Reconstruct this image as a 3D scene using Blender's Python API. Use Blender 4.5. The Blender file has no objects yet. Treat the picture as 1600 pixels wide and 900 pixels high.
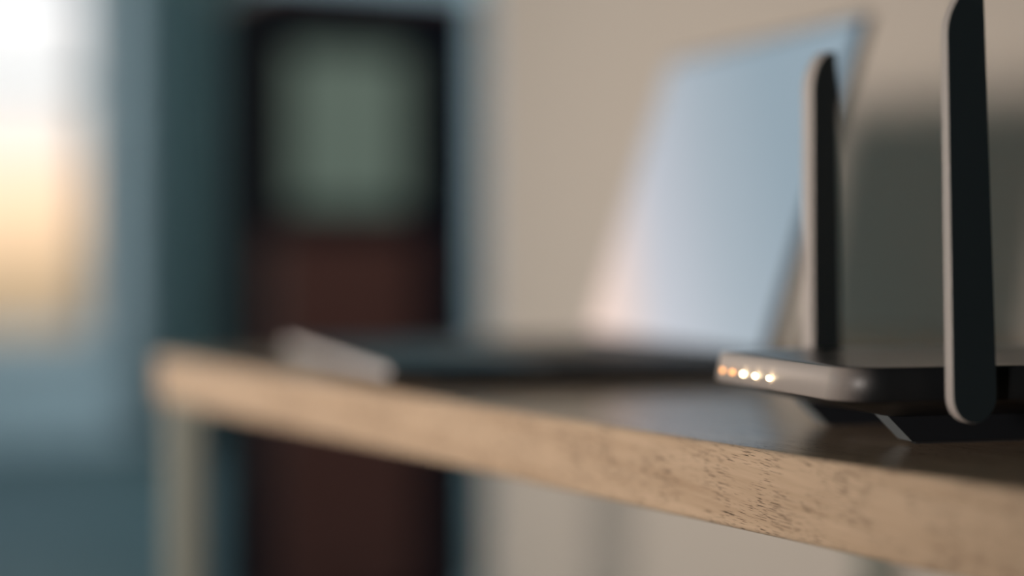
import bpy, bmesh, math, random
from mathutils import Vector, Matrix
random.seed(4)
C = bpy.context.scene
COL = C.collection
R = math.radians

# ------------------------------------------------------------------ camera
DESK_Z = 0.74                       # height of the desk top above the floor
F_PX = 3100.0                       # focal length in pixels of a 1600 px wide frame
YAW = math.atan2(1612.0, F_PX)      # the desk edge runs 27.5 degrees left of the view axis
cam_d = bpy.data.cameras.new('camera')
cam = bpy.data.objects.new('camera', cam_d); COL.objects.link(cam)
cam_d.sensor_width = 36.0
cam_d.lens = 36.0 * F_PX / 1600.0
cam_d.shift_y = (387 - 450) / 1600.0
cam_d.clip_start = 0.01
cam.location = (0, 0, DESK_Z + 0.0742)
cam.rotation_euler = (R(90), 0, -YAW)
cam_d.dof.use_dof = True
cam_d.dof.focus_distance = 0.735
cam_d.dof.aperture_fstop = 1.95
C.camera = cam

# ------------------------------------------------------------------ view
C.view_settings.view_transform = 'Standard'
C.view_settings.look = 'None'
C.view_settings.exposure = 0.0
C.view_settings.gamma = 1.0

# ------------------------------------------------------------------ sky
w = bpy.data.worlds.new('evening_sky'); C.world = w; w.use_nodes = True
nt = w.node_tree; nt.nodes.clear()
tc = nt.nodes.new('ShaderNodeTexCoord')
sx = nt.nodes.new('ShaderNodeSeparateXYZ')
rp = nt.nodes.new('ShaderNodeValToRGB')
mr = nt.nodes.new('ShaderNodeMapRange')
mr.inputs['From Min'].default_value = -0.2; mr.inputs['From Max'].default_value = 0.6
bg = nt.nodes.new('ShaderNodeBackground'); wo = nt.nodes.new('ShaderNodeOutputWorld')
nt.links.new(tc.outputs['Generated'], sx.inputs[0]); nt.links.new(sx.outputs['Z'], mr.inputs['Value'])
nt.links.new(mr.outputs[0], rp.inputs[0]); nt.links.new(rp.outputs[0], bg.inputs[0]); nt.links.new(bg.outputs[0], wo.inputs[0])
el = rp.color_ramp.elements                     # sine of elevation s -> (s+.2)/.8
el[0].position = 0.0;  el[0].color = (0.07, 0.09, 0.10, 1)
el[1].position = 1.0;  el[1].color = (0.25, 0.40, 0.55, 1)
for p, c in ((0.20, (0.50, 0.38, 0.25, 1)), (0.235, (0.72, 0.52, 0.32, 1)), (0.262, (1.30, 0.90, 0.56, 1)), (0.295, (1.35, 1.0, 0.72, 1)),
             (0.33, (1.15, 1.12, 1.08, 1)), (0.40, (1.15, 1.15, 1.15, 1)), (0.48, (0.40, 0.50, 0.58, 1))):
    e = el.new(p); e.color = c
bg.inputs['Strength'].default_value = 1.0

# ------------------------------------------------------------------ key daylight through window_2, with added unseen fill lamps
def area_light(name, loc, aim, sx_, sy_, watts, color, spread=180):
    ld = bpy.data.lights.new(name, 'AREA'); ld.shape = 'RECTANGLE'
    ld.size = sx_; ld.size_y = sy_; ld.energy = watts; ld.color = color; ld.spread = math.radians(spread)
    lo = bpy.data.objects.new(name, ld); COL.objects.link(lo); lo.location = loc
    lo.rotation_euler = (Vector(aim) - Vector(loc)).to_track_quat('-Z', 'Y').to_euler()
area_light('low_daylight_window_2', (-2.83, -1.14, 1.02), (0.70, 1.72, 0.88), 0.50, 0.62, 9.6, (1.0, 0.90, 0.84), 33)
area_light('added_cool_fill_3', (-2.78, 3.90, 1.15), (0, 3.90, 1.15), 3.3, 1.3, 19, (0.38, 0.88, 1.0))  # unseen cool fill, added to lift the ambient light
area_light('added_cool_fill_4', (5.25, 5.60, 1.50), (0, 5.60, 1.30), 2.6, 1.8, 185, (0.70, 0.90, 1.0))  # unseen cool fill, added to brighten the far room
area_light('added_cabinet_fill', (1.60, 2.75, 2.68), (1.62, 3.5, 0.6), 0.3, 0.3, 9, (1.0, 0.88, 0.76), 80)  # unseen lamp without fixture, added to brighten the cabinet front
# the sun, low and hazy, just left of the picture beyond the far window
sd = bpy.data.lights.new('low_sun', 'SUN'); sd.energy = 0.22; sd.angle = math.radians(5); sd.color = (1.0, 0.80, 0.66)
so = bpy.data.objects.new('low_sun', sd); COL.objects.link(so)
so.rotation_euler = Vector((0.20, -0.975, -0.035)).to_track_quat('-Z', 'Y').to_euler()

# ------------------------------------------------------------------ helpers
def srgb(r, g, b):
    f = lambda c: (c / 255 / 12.92) if c / 255 <= 0.04045 else ((c / 255 + 0.055) / 1.055) ** 2.4
    return (f(r), f(g), f(b), 1.0)

def material(name, color, rough=0.6, metal=0.0, bump=0.0, bscale=400.0, vary=0.06, spec=0.5, coat=0.0, coat_r=0.1):
    m = bpy.data.materials.new(name); m.use_nodes = True
    n = m.node_tree.nodes; l = m.node_tree.links
    p = n['Principled BSDF']
    p.inputs['Roughness'].default_value = rough; p.inputs['Metallic'].default_value = metal
    p.inputs['Specular IOR Level'].default_value = spec
    p.inputs['Coat Weight'].default_value = coat; p.inputs['Coat Roughness'].default_value = coat_r
    t = n.new('ShaderNodeTexCoord'); no = n.new('ShaderNodeTexNoise')
    no.inputs['Scale'].default_value = bscale; no.inputs['Detail'].default_value = 3
    l.new(t.outputs['Object'], no.inputs['Vector'])
    mx = n.new('ShaderNodeMix'); mx.data_type = 'RGBA'
    mx.inputs['A'].default_value = tuple(c * (1 - vary) for c in color[:3]) + (1,)
    mx.inputs['B'].default_value = tuple(min(1, c * (1 + vary)) for c in color[:3]) + (1,)
    l.new(no.outputs['Fac'], mx.inputs['Factor']); l.new(mx.outputs['Result'], p.inputs['Base Color'])
    if bump:
        b = n.new('ShaderNodeBump'); b.inputs['Strength'].default_value = 1.0; b.inputs['Distance'].default_value = bump * 0.12 / bscale
        l.new(no.outputs['Fac'], b.inputs['Height']); l.new(b.outputs[0], p.inputs['Normal'])
    return m

def emitter(name, color, strength):
    m = material(name, color, 0.4)
    p = m.node_tree.nodes['Principled BSDF']
    p.inputs['Emission Color'].default_value = color; p.inputs['Emission Strength'].default_value = strength
    return m

def link(name, bm, mat, parent=None, smooth=False, bevel=0.0, segs=3, mats=None):
    bmesh.ops.recalc_face_normals(bm, faces=bm.faces)
    me = bpy.data.meshes.new(name); bm.to_mesh(me); bm.free()
    for m in (mats or [mat]): me.materials.append(m)
    if smooth:
        for f in me.polygons: f.use_smooth = True
    o = bpy.data.objects.new(name, me); COL.objects.link(o)
    if parent: o.parent = parent
    if bevel:
        md = o.modifiers.new('bevel', 'BEVEL'); md.width = bevel; md.segments = segs
        md.limit_method = 'ANGLE'; md.angle_limit = R(40); md.harden_normals = True
        for f in me.polygons: f.use_smooth = True
    return o

def box(bm, x0, x1, y0, y1, z0, z1):
    v = [bm.verts.new((x, y, z)) for z in (z0, z1) for y in (y0, y1) for x in (x0, x1)]
    for f in ((0, 1, 3, 2), (4, 6, 7, 5), (0, 4, 5, 1), (2, 3, 7, 6), (0, 2, 6, 4), (1, 5, 7, 3)):
        bm.faces.new([v[i] for i in f])
    return bm

def B(x0, x1, y0, y1, z0, z1): return box(bmesh.new(), x0, x1, y0, y1, z0, z1)

def cyl(bm, p0, p1, r, n=20):
    p0 = Vector(p0); p1 = Vector(p1); d = (p1 - p0); q = d.to_track_quat('Z', 'Y').to_matrix()
    rings = [[bm.verts.new(p + q @ Vector((r * math.cos(2 * math.pi * i / n), r * math.sin(2 * math.pi * i / n), 0))) for i in range(n)] for p in (p0, p1)]
    for i in range(n): bm.faces.new((rings[0][i], rings[0][(i + 1) % n], rings[1][(i + 1) % n], rings[1][i]))
    bm.faces.new(rings[0][::-1]); bm.faces.new(rings[1])
    return bm

def loft(rings, cap=True):
    bm = bmesh.new(); vr = [[bm.verts.new(p) for p in r] for r in rings]; n = len(rings[0])
    for a, b in zip(vr, vr[1:]):
        for i in range(n): bm.faces.new((a[i], a[(i + 1) % n], b[(i + 1) % n], b[i]))
    if cap: bm.faces.new(vr[0][::-1]); bm.faces.new(vr[-1])
    return bm

def rrect(x0, x1, y0, y1, r, z, n=8):
    out = []
    for cx, cy, a in ((x1 - r, y1 - r, 0), (x0 + r, y1 - r, 90), (x0 + r, y0 + r, 180), (x1 - r, y0 + r, 270)):
        for i in range(n + 1):
            t = R(a + 90 * i / n); out.append((cx + r * math.cos(t), cy + r * math.sin(t), z))
    return out

def tag(o, label=None, cat=None, group=None, kind=None):
    if label: o['label'] = label
    if cat: o['category'] = cat
    if group: o['group'] = group
    if kind: o['kind'] = kind
    return o

def empty(name, loc, rz=0.0):
    o = bpy.data.objects.new(name, None); COL.objects.link(o); o.empty_display_size = 0.05
    o.location = loc; o.rotation_euler = (0, 0, rz); return o

# ------------------------------------------------------------------ materials
def oak(name, along=1):
    m = bpy.data.materials.new(name); m.use_nodes = True
    n = m.node_tree.nodes; l = m.node_tree.links; p = n['Principled BSDF']
    t = n.new('ShaderNodeTexCoord')
    def noise(scale, rot=(0, 0, 0), detail=4, rough=0.55, off=(0, 0, 0)):
        mp = n.new('ShaderNodeMapping'); mp.vector_type = 'POINT'
        r0 = n.new('ShaderNodeMapping'); r0.inputs['Rotation'].default_value = rot; r0.inputs['Location'].default_value = off
        mp.inputs['Scale'].default_value = scale
        l.new(t.outputs['Object'], r0.inputs[0]); l.new(r0.outputs[0], mp.inputs[0])
        x = n.new('ShaderNodeTexNoise'); x.inputs['Scale'].default_value = 1; x.inputs['Detail'].default_value = detail
        x.inputs['Roughness'].default_value = rough; l.new(mp.outputs[0], x.inputs['Vector']); return x.outputs['Fac']
    tilt = (R(-4.0), 0, R(1.5))
    g1 = noise((90, 4, 90), tilt, 4)                   # broad figure
    g2 = noise((420, 14, 420), tilt, 4, 0.6)           # fine streaks
    pore = noise((4200, 85, 4200), tilt, 1, 0.4)      # open pores, short dashes
    patch = noise((90, 35, 90), tilt, 2, 0.5, (3, 1, 2))
    cr = n.new('ShaderNodeValToRGB'); e = cr.color_ramp.elements
    e[0].position = 0.30; e[0].color = srgb(*WOOD_D); e[1].position = 0.70; e[1].color = srgb(*WOOD_L)
    mx = n.new('ShaderNodeMix'); mx.data_type = 'FLOAT'; mx.inputs[0].default_value = 0.5
    l.new(g1, mx.inputs[2]); l.new(g2, mx.inputs[3]); l.new(mx.outputs[0], cr.inputs[0])
    th = n.new('ShaderNodeMapRange'); th.inputs['From Min'].default_value = 0.60; th.inputs['From Max'].default_value = 0.68
    l.new(pore, th.inputs['Value'])
    pt = n.new('ShaderNodeMapRange'); pt.inputs['From Min'].default_value = 0.36; pt.inputs['From Max'].default_value = 0.52
    l.new(patch, pt.inputs['Value'])
    mu = n.new('ShaderNodeMath'); mu.operation = 'MULTIPLY'; l.new(th.outputs[0], mu.inputs[0]); l.new(pt.outputs[0], mu.inputs[1])
    m2 = n.new('ShaderNodeMix'); m2.data_type = 'RGBA'; m2.inputs['B'].default_value = srgb(62, 48, 38)
    l.new(mu.outputs[0], m2.inputs['Factor']); l.new(cr.outputs[0], m2.inputs['A'])
    l.new(m2.outputs['Result'], p.inputs['Base Color'])
    p.inputs['Roughness'].default_value = 0.20; p.inputs['Specular IOR Level'].default_value = 0.5
    b = n.new('ShaderNodeBump'); b.invert = True; b.inputs['Strength'].default_value = 0.5; b.inputs['Distance'].default_value = 0.0003
    l.new(mu.outputs[0], b.inputs['Height']); l.new(b.outputs[0], p.inputs['Normal'])
    return m
WOOD_L = (224, 194, 163); WOOD_D = (191, 161, 131)
M = {}
M['oak'] = oak('light_oak_veneer')
M['wall'] = material('warm_grey_wall_paint', srgb(190, 178, 165), 0.85, bump=0.15, bscale=300, vary=0.02)
M['wall_far'] = material('cool_grey_wall_paint', srgb(192, 198, 200), 0.85, bump=0.15, bscale=300, vary=0.02)
M['wall_slate'] = material('slate_blue_wall_paint', srgb(92, 112, 116), 0.85, bump=0.15, bscale=300, vary=0.02)
M['ceiling'] = material('ceiling_paint', srgb(170, 184, 184), 0.9, vary=0.02)
M['floor'] = material('grey_floor', srgb(80, 96, 97), 0.55, bscale=40, vary=0.08)
M['white'] = material('white_painted_wood', srgb(232, 232, 232), 0.5, vary=0.02)
M['leg'] = material('powder_coated_steel', srgb(122, 124, 114), 0.5, bump=0.1, bscale=1500)
M['black'] = material('black_textured_plastic', (0.006, 0.007, 0.009, 1), 0.5, spec=0.3, bump=0.5, bscale=2600, vary=0.15)
M['black_top'] = material('satin_black_plastic', (0.012, 0.014, 0.015, 1), 0.28, bump=0.12, bscale=2600, vary=0.1)
M['antenna'] = material('matt_black_plastic', (0.012, 0.020, 0.024, 1), 0.5, bump=0.3, bscale=3000, vary=0.06)
def painted_front_sheen():  # pale front colour paints in the window sheen, fading at the corner
    m = material('black_plastic_with_painted_sheen', (0.008, 0.009, 0.010, 1), 0.42, bump=0.5, bscale=2600, spec=0.4)
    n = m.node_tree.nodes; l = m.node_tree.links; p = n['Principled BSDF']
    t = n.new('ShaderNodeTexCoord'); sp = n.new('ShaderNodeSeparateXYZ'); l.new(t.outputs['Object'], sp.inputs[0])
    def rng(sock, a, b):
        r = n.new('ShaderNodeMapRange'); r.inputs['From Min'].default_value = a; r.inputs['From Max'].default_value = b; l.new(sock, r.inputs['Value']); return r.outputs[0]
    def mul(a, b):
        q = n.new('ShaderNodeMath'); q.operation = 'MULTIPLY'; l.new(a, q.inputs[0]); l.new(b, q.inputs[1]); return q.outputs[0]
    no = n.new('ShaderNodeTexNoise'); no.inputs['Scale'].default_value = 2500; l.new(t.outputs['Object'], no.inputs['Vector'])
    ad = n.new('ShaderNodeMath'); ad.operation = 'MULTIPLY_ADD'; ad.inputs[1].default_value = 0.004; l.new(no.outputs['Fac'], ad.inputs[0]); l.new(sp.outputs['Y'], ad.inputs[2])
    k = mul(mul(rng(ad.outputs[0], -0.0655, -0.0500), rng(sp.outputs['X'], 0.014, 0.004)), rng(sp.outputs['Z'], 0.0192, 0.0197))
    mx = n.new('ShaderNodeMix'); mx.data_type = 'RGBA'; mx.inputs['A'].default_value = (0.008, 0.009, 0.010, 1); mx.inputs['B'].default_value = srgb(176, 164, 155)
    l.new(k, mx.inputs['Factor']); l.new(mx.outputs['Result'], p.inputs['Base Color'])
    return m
M['body'] = painted_front_sheen()
M['lit_edge'] = material('painted_lit_edge', srgb(186, 176, 168), 0.42, bump=0.3, bscale=3000, vary=0.05)  # window light on the antenna edges, put into their colour
M['lit_rail_end'] = material('painted_lit_rail_end', srgb(112, 118, 120), 0.5)  # light on the sloped rail ends, put into their colour
M['rubber'] = material('black_rubber', srgb(14, 14, 15), 0.85)
M['laptop'] = material('dark_anodised_metal', srgb(40, 47, 54), 0.34, metal=0.8, vary=0.03, bump=0.05, bscale=4000)
M['silver'] = material('silver_metal_edge', srgb(214, 206, 202), 0.4, metal=0.1, vary=0.02)
M['key'] = material('black_key_plastic', srgb(20, 22, 25), 0.5)
M['bezel'] = material('black_bezel_glass', srgb(12, 14, 17), 0.15)
M['door'] = material('dark_red_brown_wood', srgb(84, 54, 50), 0.5, bscale=30, vary=0.2)
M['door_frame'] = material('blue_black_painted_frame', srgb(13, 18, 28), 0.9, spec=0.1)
M['frost'] = material('frosted_glass_with_added_glow', srgb(108, 120, 112), 0.35, vary=0.03)
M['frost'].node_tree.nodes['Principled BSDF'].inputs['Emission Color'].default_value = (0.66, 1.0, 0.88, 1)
M['frost'].node_tree.nodes['Principled BSDF'].inputs['Emission Strength'].default_value = 0.06  # glow added to brighten the pane, no lamp behind it
M['curtain'] = material('grey_green_curtain_cloth', srgb(124, 140, 138), 0.9, bump=0.2, bscale=900)
M['brass'] = material('dull_metal_handle', srgb(120, 116, 108), 0.35, metal=1)
M['led'] = emitter('lit_amber_led', (1.0, 0.80, 0.50, 1), 9.0)
M['led_dim'] = emitter('dim_orange_led', (1.0, 0.45, 0.15, 1), 2.4)

g = bpy.data.materials.new('window_glass'); g.use_nodes = True
n = g.node_tree.nodes; l = g.node_tree.links; n.clear()
o_ = n.new('ShaderNodeOutputMaterial'); mx = n.new('ShaderNodeMixShader'); tr = n.new('ShaderNodeBsdfTransparent')
gl = n.new('ShaderNodeBsdfGlossy'); gl.inputs['Roughness'].default_value = 0.02
lw = n.new('ShaderNodeFresnel'); lw.inputs['IOR'].default_value = 1.45
l.new(lw.outputs[0], mx.inputs[0]); l.new(tr.outputs[0], mx.inputs[1]); l.new(gl.outputs[0], mx.inputs[2]); l.new(mx.outputs[0], o_.inputs[0])
M['glass'] = g

# laptop screen: pale emissive gradient, rose at one side and blue at the other
s = bpy.data.materials.new('display_with_pale_gradient'); s.use_nodes = True
n = s.node_tree.nodes; l = s.node_tree.links; p = n['Principled BSDF']
p.inputs['Base Color'].default_value = (0.02, 0.02, 0.025, 1); p.inputs['Roughness'].default_value = 0.25
t = n.new('ShaderNodeTexCoord'); sp = n.new('ShaderNodeSeparateXYZ'); l.new(t.outputs['Generated'], sp.inputs[0])
cr = n.new('ShaderNodeValToRGB'); e = cr.color_ramp.elements
a1 = n.new('ShaderNodeMath'); a1.operation = 'MULTIPLY_ADD'; a1.inputs[1].default_value = 0.55
a2 = n.new('ShaderNodeMath'); a2.operation = 'MULTIPLY'; a2.inputs[1].default_value = 0.75
l.new(sp.outputs['Y'], a2.inputs[0]); l.new(sp.outputs['Z'], a1.inputs[0])
iv = n.new('ShaderNodeMath'); iv.operation = 'SUBTRACT'; iv.inputs[0].default_value = 0.75; l.new(a2.outputs[0], iv.inputs[1])
l.new(iv.outputs[0], a1.inputs[2]); l.new(a1.outputs[0], cr.inputs[0])
e[0].position = 0.12; e[0].color = srgb(242, 212, 196); e[1].position = 0.95; e[1].color = srgb(150, 168, 180)
x = e.new(0.38); x.color = srgb(196, 199, 208); x = e.new(0.66); x.color = srgb(170, 182, 192)
l.new(cr.outputs[0], p.inputs['Emission Color']); p.inputs['Emission Strength'].default_value = 0.9
M['screen'] = s

# ------------------------------------------------------------------ room shell (x to the desk wall, y along the desk edge)
WX, WEND = 1.06, 2.10       # the desk stands against the wall x = WX, which ends at y = WEND
FY, LX, HX, BY, CH = 8.30, -2.70, 5.2, -2.6, 2.7
def struct(name, bm, mat, parent=None, bevel=0):
    o = link(name, bm, mat, parent, bevel=bevel)
    o['kind'] = 'structure'
    return o
struct('floor', B(LX - .2, HX + .2, BY - .2, FY + .2, -0.1, 0), M['floor'])
struct('ceiling', B(LX - .2, HX + .2, BY - .2, FY + .2, CH, CH + .1), M['ceiling'])
struct('wall_right', B(WX, WX + .12, BY, WEND, 0, CH), M['wall'], bevel=.004)
struct('baseboard_right', B(WX - .012, WX, BY, WEND, 0, .08), M['white'])
struct('wall_back', B(LX, HX, BY - .15, BY, 0, CH), M['wall_slate'])
def wall_with_openings(name, x0, x1, ya, yb, holes, mat):
    bm = bmesh.new(); y = ya
    for h0, h1, z0, z1 in holes:
        box(bm, x0, x1, y, h0, 0, CH); box(bm, x0, x1, h0, h1, 0, z0); box(bm, x0, x1, h0, h1, z1, CH); y = h1
    box(bm, x0, x1, y, yb, 0, CH); struct(name, bm, mat)
wall_with_openings('wall_left', LX - .15, LX, BY, FY, ((-1.48, -0.80, .64, 1.40), (2.2, 5.6, .48, 1.82)), M['wall_slate'])
wall_with_openings('wall_hall', HX, HX + .15, BY, FY, ((4.25, 6.95, .58, 2.42),), M['wall_far'])
# far wall with the opening of window_1 and of the door
W0, W1, WZ0, WZ1 = -2.2, 2.36, 0.40, 2.35
bm = bmesh.new()
box(bm, LX, W0, FY, FY + .2, 0, CH); box(bm, W1, HX, FY, FY + .2, 0, CH)
box(bm, W0, W1, FY, FY + .2, 0, WZ0); box(bm, W0, W1, FY, FY + .2, WZ1, CH)
struct('wall_far', bm, M['wall_far'])
struct('baseboard_far', B(W1, HX, FY - .015, FY, 0, .08), M['white'])

def window(name, horizontal, c, a0, a1, z0, z1, cols, zbar):
    """c = wall coordinate, a = coordinate along the wall"""
    def bb(a, b, z, zz, d0=-.05, d1=.05):
        return B(a, b, c + d0, c + d1, z, zz) if horizontal else B(c + d0, c + d1, a, b, z, zz)
    root = empty(name, (0, 0, 0)); root['kind'] = 'structure'
    f = bmesh.new(); t = .06
    for args in ((a0, a0 + t, z0, z1), (a1 - t, a1, z0, z1), (a0 + t, a1 - t, z0, z0 + t), (a0 + t, a1 - t, z1 - t, z1)):
        q = bb(*args); me = bpy.data.meshes.new('t'); q.to_mesh(me); q.free(); f.from_mesh(me); bpy.data.meshes.remove(me)
    link('window_frame', f, M['white'], root)
    step = (a1 - a0 - 2 * t) / cols
    for i in range(1, cols): link('mullion', bb(a0 + t + step * i - .025, a0 + t + step * i + .025, z0 + t, z1 - t, -.04, .04), M['white'], root)
    zs = [z0 + t] + list(zbar) + [z1 - t]
    for i in range(cols):
        for k, zb in enumerate(zs[:-1]):
            pa, pb = a0 + t + step * i + (.025 if i else 0), a0 + t + step * (i + 1) - (.025 if i < cols - 1 else 0)
            link('pane', bb(pa, pb, zb + (.02 if k else 0), zs[k + 1] - (.02 if k < len(zs) - 2 else 0), -.003, .003), M['glass'], root)
            if k: link('transom', bb(pa, pb, zb - .02, zb + .02, -.035, .035), M['white'], root)
    return root
window('window_1', True, FY + .12, W0, W1, WZ0, WZ1, 3, (1.50,))
window('window_2', False, LX - .06, -1.48, -0.80, .64, 1.40, 1, ())
window('added_window_3', False, LX - .06, 2.2, 5.6, .48, 1.82, 4, ())  # unseen window, added to carry the cool fill
window('added_window_4', False, HX + .06, 4.25, 6.95, .58, 2.42, 3, ())  # unseen window, added for the fill of the far room
struct('trim_1', B(W0 - .05, W1 + .03, FY - .10, FY + .06, WZ0 - .035, WZ0), M['white'], bevel=.004)      # window board
bm = bmesh.new(); box(bm, W1, W1 + .09, FY - .02, FY, WZ0, WZ1 + .09); box(bm, W0 - .09, W1, FY - .02, FY, WZ1, WZ1 + .09)
box(bm, W0 - .09, W0, FY - .02, FY, WZ0, WZ1); struct('trim_2', bm, M['white'])

# ------------------------------------------------------------------ dark display cabinet
KX0, KX1, KY, KD, KH = 1.464, 1.945, 3.90, .35, 1.365
cab = empty('display_cabinet', ((KX0 + KX1) / 2, KY + KD / 2, 0))
tag(cab, 'tall dark red-brown cabinet with one frosted glass pane, beyond the desk', 'cabinet')
def K(a, b, c_, d_, e_, f_): return B(a - (KX0 + KX1) / 2, b - (KX0 + KX1) / 2, c_ - KY - KD / 2, d_ - KY - KD / 2, e_, f_)
T = .02
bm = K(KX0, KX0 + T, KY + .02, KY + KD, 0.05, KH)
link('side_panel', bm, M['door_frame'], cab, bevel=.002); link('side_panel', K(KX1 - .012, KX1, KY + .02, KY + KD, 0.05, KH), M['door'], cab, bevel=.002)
link('back_panel', K(KX0 + T, KX1 - .012, KY + KD - .01, KY + KD, .05, KH - T), M['door'], cab)
link('top_panel', K(KX0 - .006, KX1 + .006, KY + .01, KY + KD, KH, KH + .022), M['door'], cab, bevel=.002)
link('bottom_panel', K(KX0 + T, KX1 - .012, KY + .02, KY + KD - .01, .05, .05 + T), M['door'], cab)
link('shelf', K(KX0 + T, KX1 - .012, KY + .03, KY + KD - .01, .82, .82 + T), M['door'], cab)
link('plinth', K(KX0 + .01, KX1 - .01, KY + .05, KY + KD - .01, 0, .05), M['door_frame'], cab)
link('stile', K(1.805, KX1, KY, KY + .02, .05, KH), M['door_frame'], cab, bevel=.002)
gx0, gx1, gz0, gz1 = 1.5065, 1.772, .905, 1.235
bm = bmesh.new(); ox, oy = (KX0 + KX1) / 2, KY + KD / 2
for a_, b_, c_, d_ in ((KX0, gx0, .845, KH - .004), (gx1, 1.802, .845, KH - .004), (gx0, gx1, gz1, KH - .004), (gx0, gx1, .845, gz0)):
    box(bm, a_ - ox, b_ - ox, KY - oy, KY + .02 - oy, c_, d_)
gd = link('glazed_door', bm, M['door_frame'], cab)
link('pane', K(gx0, gx1, KY + .008, KY + .013, gz0, gz1), M['frost'], gd)['label'] = 'frosted glass pane with an added faint glow'
link('door_knob', cyl(bmesh.new(), (1.785 - ox, KY - oy, 1.0), (1.785 - ox, KY - .02 - oy, 1.0), .007), M['brass'], gd)
ldr = link('lower_door', K(KX0, 1.802, KY, KY + .02, .055, .84), M['door'], cab, bevel=.002)
link('raised_panel', K(KX0 + .06, 1.742, KY - .006, KY, .12, .775), M['door'], ldr, bevel=.003)
link('door_knob', cyl(bmesh.new(), (1.785 - ox, KY - oy, .70), (1.785 - ox, KY - .02 - oy, .70), .007), M['brass'], ldr)

# ------------------------------------------------------------------ curtain beside the window
cu = empty('curtain', (2.79, FY - .10, 0))
tag(cu, 'grey-green curtain gathered in folds between the bright window and the dark cabinet', 'curtain')
rows = []; N = 120
prof = []
for i in range(N + 1):
    x = -.20 + .40 * i / N
    prof.append((x, .030 * math.sin(x * 2 * math.pi / .058) + .008 * math.sin(x * 41)))
def cloth(z0, z1, nz=10, th=.004):
    bm = bmesh.new(); fr = []; bk = []
    for k in range(nz + 1):
        z = z0 + (z1 - z0) * k / nz; a = 1.0 - .35 * k / nz
        fr.append([bm.verts.new((x, y * a, z)) for x, y in prof]); bk.append([bm.verts.new((x, y * a + th, z)) for x, y in prof])
    for k in range(nz):
        for i in range(N):
            bm.faces.new((fr[k][i], fr[k][i + 1], fr[k + 1][i + 1], fr[k + 1][i]))
            bm.faces.new((bk[k][i], bk[k + 1][i], bk[k + 1][i + 1], bk[k][i + 1]))
        bm.faces.new((fr[k][0], fr[k + 1][0], bk[k + 1][0], bk[k][0])); bm.faces.new((fr[k][N], bk[k][N], bk[k + 1][N], fr[k + 1][N]))
    for k in (0, nz):
        for i in range(N): bm.faces.new((fr[k][i], bk[k][i], bk[k][i + 1], fr[k][i + 1]))
    return bm
link('cloth', cloth(.015, 2.48), M['curtain'], cu, smooth=True)
rod = link('curtain_rod', cyl(bmesh.new(), (-2.4, FY - .10, 2.52), (2.99, FY - .10, 2.52), .010), M['leg'])
for x in (-2.3, .1, 2.5): link('bracket', cyl(bmesh.new(), (x, FY, 2.52), (x, FY - .09, 2.52), .006), M['leg'], rod)
tag(rod, 'metal curtain rod mounted on the far wall above the window', 'curtain rod')
for i in range(8):
    x = -.19 + .38 * i / 7
    bm = bmesh.new()
    rings = []
    for k in range(16):
        t_ = 2 * math.pi * k / 16; c_ = Vector((x, .015 * math.cos(t_), 2.520 + .015 * math.sin(t_)))
        rings.append([c_ + Vector((.002 * math.cos(2 * math.pi * j / 6), .002 * math.sin(2 * math.pi * j / 6) * math.cos(t_), .002 * math.sin(2 * math.pi * j / 6) * math.sin(t_))) for j in range(6)])
    vr = [[bm.verts.new(p_) for p_ in r_] for r_ in rings]
    for k in range(16):
        for j in range(6): bm.faces.new((vr[k][j], vr[k][(j + 1) % 6], vr[(k + 1) % 16][(j + 1) % 6], vr[(k + 1) % 16][j]))
    link('curtain_ring', bm, M['leg'], cu, smooth=True)

# ------------------------------------------------------------------ desk
EX, TH = 0.4175, 0.0315          # front edge of the desk top and its thickness
DX1, DY0, DY1 = WX - .015, -0.45, 1.340
desk = empty('desk', (0.73, 0.45, 0))
tag(desk, 'pale oak desk with a thick square edge, standing along the wall', 'desk')
top = link('tabletop', B(EX - .73, DX1 - .73, DY0 - .45, DY1 - .45, DESK_Z - TH, DESK_Z), M['oak'], desk, bevel=.0024, segs=4)
LT = .022
for x in (EX + .004, DX1 - .004 - LT):
    for y in (DY0 + .004, DY1 - .004 - LT):
        lg = link('leg', B(x - .73, x + LT - .73, y - .45, y + LT - .45, .008, DESK_Z - TH), M['leg'], desk, bevel=.002)
        link('levelling_foot', cyl(bmesh.new(), (x - .73 + LT / 2, y - .45 + LT / 2, 0), (x - .73 + LT / 2, y - .45 + LT / 2, .008), .012), M['rubber'], lg)
for y in (DY0 + .008, DY1 - .008 - .02):
    link('side_rail', B(EX + .004 + LT - .73, DX1 - .004 - LT - .73, y - .45, y + .02 - .45, DESK_Z - TH - .008, DESK_Z - TH), M['leg'], desk)
link('back_rail', B(DX1 - .03 - .73, DX1 - .01 - .73, DY0 + .04 - .45, DY1 - .04 - .45, DESK_Z - TH - .03, DESK_Z - TH), M['leg'], desk)

def cam2room(X, Z):      # metres right of / ahead of the camera -> room coordinates
    return (X * math.cos(YAW) + Z * math.sin(YAW), -X * math.sin(YAW) + Z * math.cos(YAW))

# ------------------------------------------------------------------ laptop
LW, LD, LH, LTILT, LBASE = 0.308, 0.2165, 0.2055, R(71.9), 0.0112
lx, ly = cam2room(-0.0645, 1.043)
lap = empty('laptop', (lx, ly, DESK_Z), R(16.4) - YAW)     # origin: near front corner; +x to the hinge, +y along its front edge
tag(lap, 'open dark laptop with a pale blue and rose screen, behind the black router', 'laptop')
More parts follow.
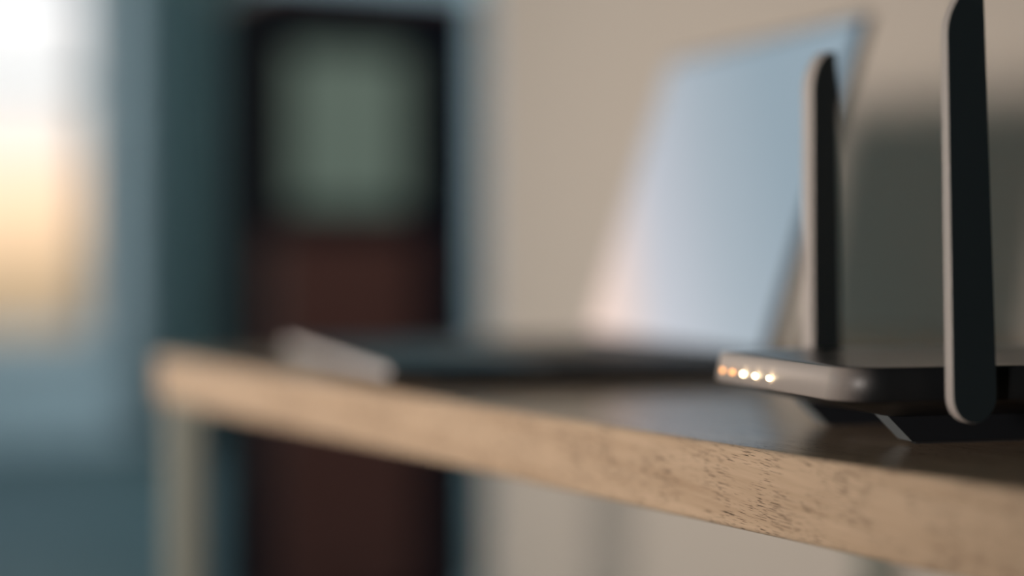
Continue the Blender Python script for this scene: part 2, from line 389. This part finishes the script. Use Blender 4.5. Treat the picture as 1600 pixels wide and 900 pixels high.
# base: wedge section, thin at the front
def slab(pts, y0, y1):
    return loft([[(x, y0, z) for x, z in pts], [(x, y1, z) for x, z in pts]])
base = link('base', slab([(0, .0072), (.0, LBASE - .0006), (.001, LBASE), (LD, LBASE), (LD, .0022), (.030, .0018), (.006, .0050)], 0, LW), M['laptop'], lap, bevel=.0006, segs=2)
link('front_edge', B(-.0008, .0004, .002, LW - .002, .0062, LBASE - .0003), M['silver'], base)
link('touchpad', B(.012, .082, LW / 2 - .055, LW / 2 + .055, LBASE, LBASE + .0003), M['laptop'], base)
kp = .0187
first_key = None
for r_ in range(6):
    kx = .095 + r_ * .0178
    if r_ == 0: spans = [1, 1, 1, 1.25, 5.5, 1.25, 1, 1, 1, 1]
    elif r_ == 5: spans = [1] * 15
    elif r_ == 1: spans = [2.25] + [1] * 10 + [2.75]
    elif r_ == 2: spans = [1.75] + [1] * 11 + [2.25]
    elif r_ == 3: spans = [1.5] + [1] * 12 + [1.5]
    else: spans = [1] * 13 + [2]
    y = LW / 2 + 7.5 * kp
    for sp_ in spans:
        link('key', B(kx, kx + .0150, y - sp_ * kp + .0018, y - .0018, LBASE, LBASE + .0012), M['key'], base); y -= sp_ * kp
for fx in (.035, LD - .02):
    for fy in (.02, LW - .02):
        link('rubber_foot', cyl(bmesh.new(), (fx, fy, 0), (fx, fy, .0026), .006, 14), M['rubber'], base)
# lid: local z runs up the screen, x is its thickness
bm = B(0, .0048, 0, LW, 0, LH)
lidm = link('lid', bm, M['laptop'], lap, bevel=.0008, segs=2)
lidm.location = (LD - .004, 0, LBASE + .0005); lidm.rotation_euler = (0, math.pi / 2 - LTILT, 0)
link('bezel', B(-.0006, 0, .001, LW - .001, .001, LH - .001), M['bezel'], lidm)
link('screen', B(-.0009, -.0006, .004, LW - .002, .004, LH - .003), M['screen'], lidm)
link('webcam', cyl(bmesh.new(), (-.0006, LW / 2, LH - .0019), (-.0009, LW / 2, LH - .0019), .0008, 12), M['bezel'], lidm)
link('hinge', cyl(bmesh.new(), (LD - .003, .03, LBASE), (LD - .003, LW - .03, LBASE), .0030), M['laptop'], lap)

# ------------------------------------------------------------------ router
RW, RL, RR = 0.138, 0.215, 0.017
rt = empty('router', (0.441, 0.633, DESK_Z), R(-12.0))     # origin: middle of the front face; +x away from it, +y to the far side
tag(rt, 'flat black router with five small amber lights, beside the desk edge', 'router')
ZT, ZB = .0316, .0197
def ring(ins, z, xin=None):
    r_ = max(.004, RR - ins * .5); i_ = ins
    return rrect(0 + i_, RL - i_, -RW / 2 + i_, RW / 2 - i_, r_, z)
def bow(pts, amt=.0020):           # front face bows out slightly
    return [(x - amt * (1 - (y / (RW / 2)) ** 2) * max(0, 1 - x / .05), y, z) for x, y, z in pts]
body = loft([bow(ring(.040, .0105)), bow(ring(.034, .0112)), bow(ring(.010, .0172)), bow(ring(.0012, .0192)), bow(ring(0, ZB + .0006)),
             bow(ring(.0019, ZT - .0010)), bow(ring(.0023, ZT - .0003)), bow(ring(.0030, ZT)), bow(ring(.007, ZT + .0002)), bow(ring(.03, ZT + .0004)), bow(ring(.06, ZT + .0005))])
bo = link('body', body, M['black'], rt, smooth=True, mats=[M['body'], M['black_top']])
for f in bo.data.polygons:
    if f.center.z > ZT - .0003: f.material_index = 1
# rails it stands on
def rail(yc, w_=.0120):
    return slab([(.034, .0115), (.040, .0112), (.180, .0112), (.172, 0.0012), (.0455, .0012), (.0445, .0012)], yc - w_ / 2, yc + w_ / 2)
for yc in (-.0260, .050):
    rl = link('foot_rail', rail(yc), M['black'], rt, bevel=.0003, segs=1, mats=[M['black'], M['lit_rail_end']])
    for f in rl.data.polygons:
        if f.normal.x < -.5: f.material_index = 1
    link('rubber_pad', B(.048, .168, yc - .0022, yc + .0022, 0, .0012), M['rubber'], rl)
# indicator lights, sitting in the front face
def front_y(px):                   # where the line of sight through that column meets the front face
    k = (px - 800) / F_PX
    dx, dy = cam2room(k, 1.0); ang = R(-12.0)
    ex, ey = (math.cos(ang), math.sin(ang)), (-math.sin(ang), math.cos(ang))
    # point = t*(dx,dy); front plane: (point - mid).ex = 0
    t_ = (0.441 * ex[0] + 0.633 * ex[1]) / (dx * ex[0] + dy * ex[1])
    return (t_ * dx - .441) * ey[0] + (t_ * dy - .633) * ey[1]
for i, px in enumerate((1130, 1146.5, 1164.5, 1184, 1206)):
    y = front_y(px); xo = -.0020 * (1 - (y / (RW / 2)) ** 2)
    bm = bmesh.new(); bmesh.ops.create_uvsphere(bm, u_segments=16, v_segments=10, radius=1)
    for v in bm.verts: v.co = Vector((xo + .0008 + v.co.x * .0007, y + v.co.y * .0021, .0240 + v.co.z * .0010))
    o = link('status_light', bm, M['led_dim'] if i < 2 else M['led'], rt, smooth=True)
    o['label'] = 'dim orange status light' if i < 2 else 'bright warm white status light'
# sockets at the back
for i in range(4):
    y = -.045 + .02 * i
    link('port', B(RL - .003, RL + .0008, y, y + .014, .0215, .0295), M['rubber'], rt)
link('power_socket', cyl(bmesh.new(), (RL - .003, .05, .0255), (RL + .0012, .05, .0255), .004), M['rubber'], rt)

def antenna(ex, ey, z0, z1, turn, lean, label):
    """flat paddle: round foot, straight sides, one rounded shoulder on the window side"""
    wb, wt, L = .0200, .0172, z1 - z0
    pts = []
    for i in range(17):                      # round bottom
        t_ = math.pi + math.pi * i / 16; pts.append((wb / 2 * math.cos(t_), wb / 2 + wb / 2 * math.sin(t_)))
    pts.append((wt / 2, L - .0004))
    for i in range(1, 15):                   # shoulder: quarter ellipse falling to the window side
        t_ = math.pi / 2 + (math.pi / 2) * i / 14
        pts.append((wt / 2 - .0010 + (wt - .001) * math.cos(t_), L - .019 + .019 * math.sin(t_)))
    T0, T1 = (.0046, .0036) if ey < 0 else (.0060, .0056)
    def tk(z): return (T0 + (T1 - T0) * z / L) / 2
    bm = loft([[(x, -tk(z), z) for x, z in pts], [(x, tk(z), z) for x, z in pts]])
    o = link('antenna', bm, M['antenna'], rt, bevel=.0004, segs=2, mats=[M['antenna'], M['lit_edge']])
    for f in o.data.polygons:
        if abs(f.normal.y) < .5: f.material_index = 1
    o.location = (ex, ey, z0); o.rotation_euler = (0, -lean, turn); o['label'] = label
    return o
A_EX, A_EY, B_EX, B_EY = .0450, -.0765, .0580, .0790
antenna(A_EX, A_EY, .0120, .1670, R(12.0), R(1.7), 'near antenna, standing close to the picture edge')
antenna(B_EX, B_EY, .0035, .1590, R(28.0), R(0.8), 'far antenna, standing in front of the laptop screen')
link('antenna_hinge', cyl(bmesh.new(), (A_EX, -RW / 2 + .004, .0245), (A_EX, A_EY, .0245), .0052), M['antenna'], rt, smooth=False)
link('antenna_hinge', cyl(bmesh.new(), (B_EX, RW / 2 - .004, .0245), (B_EX, B_EY, .0245), .0052), M['antenna'], rt, smooth=False)
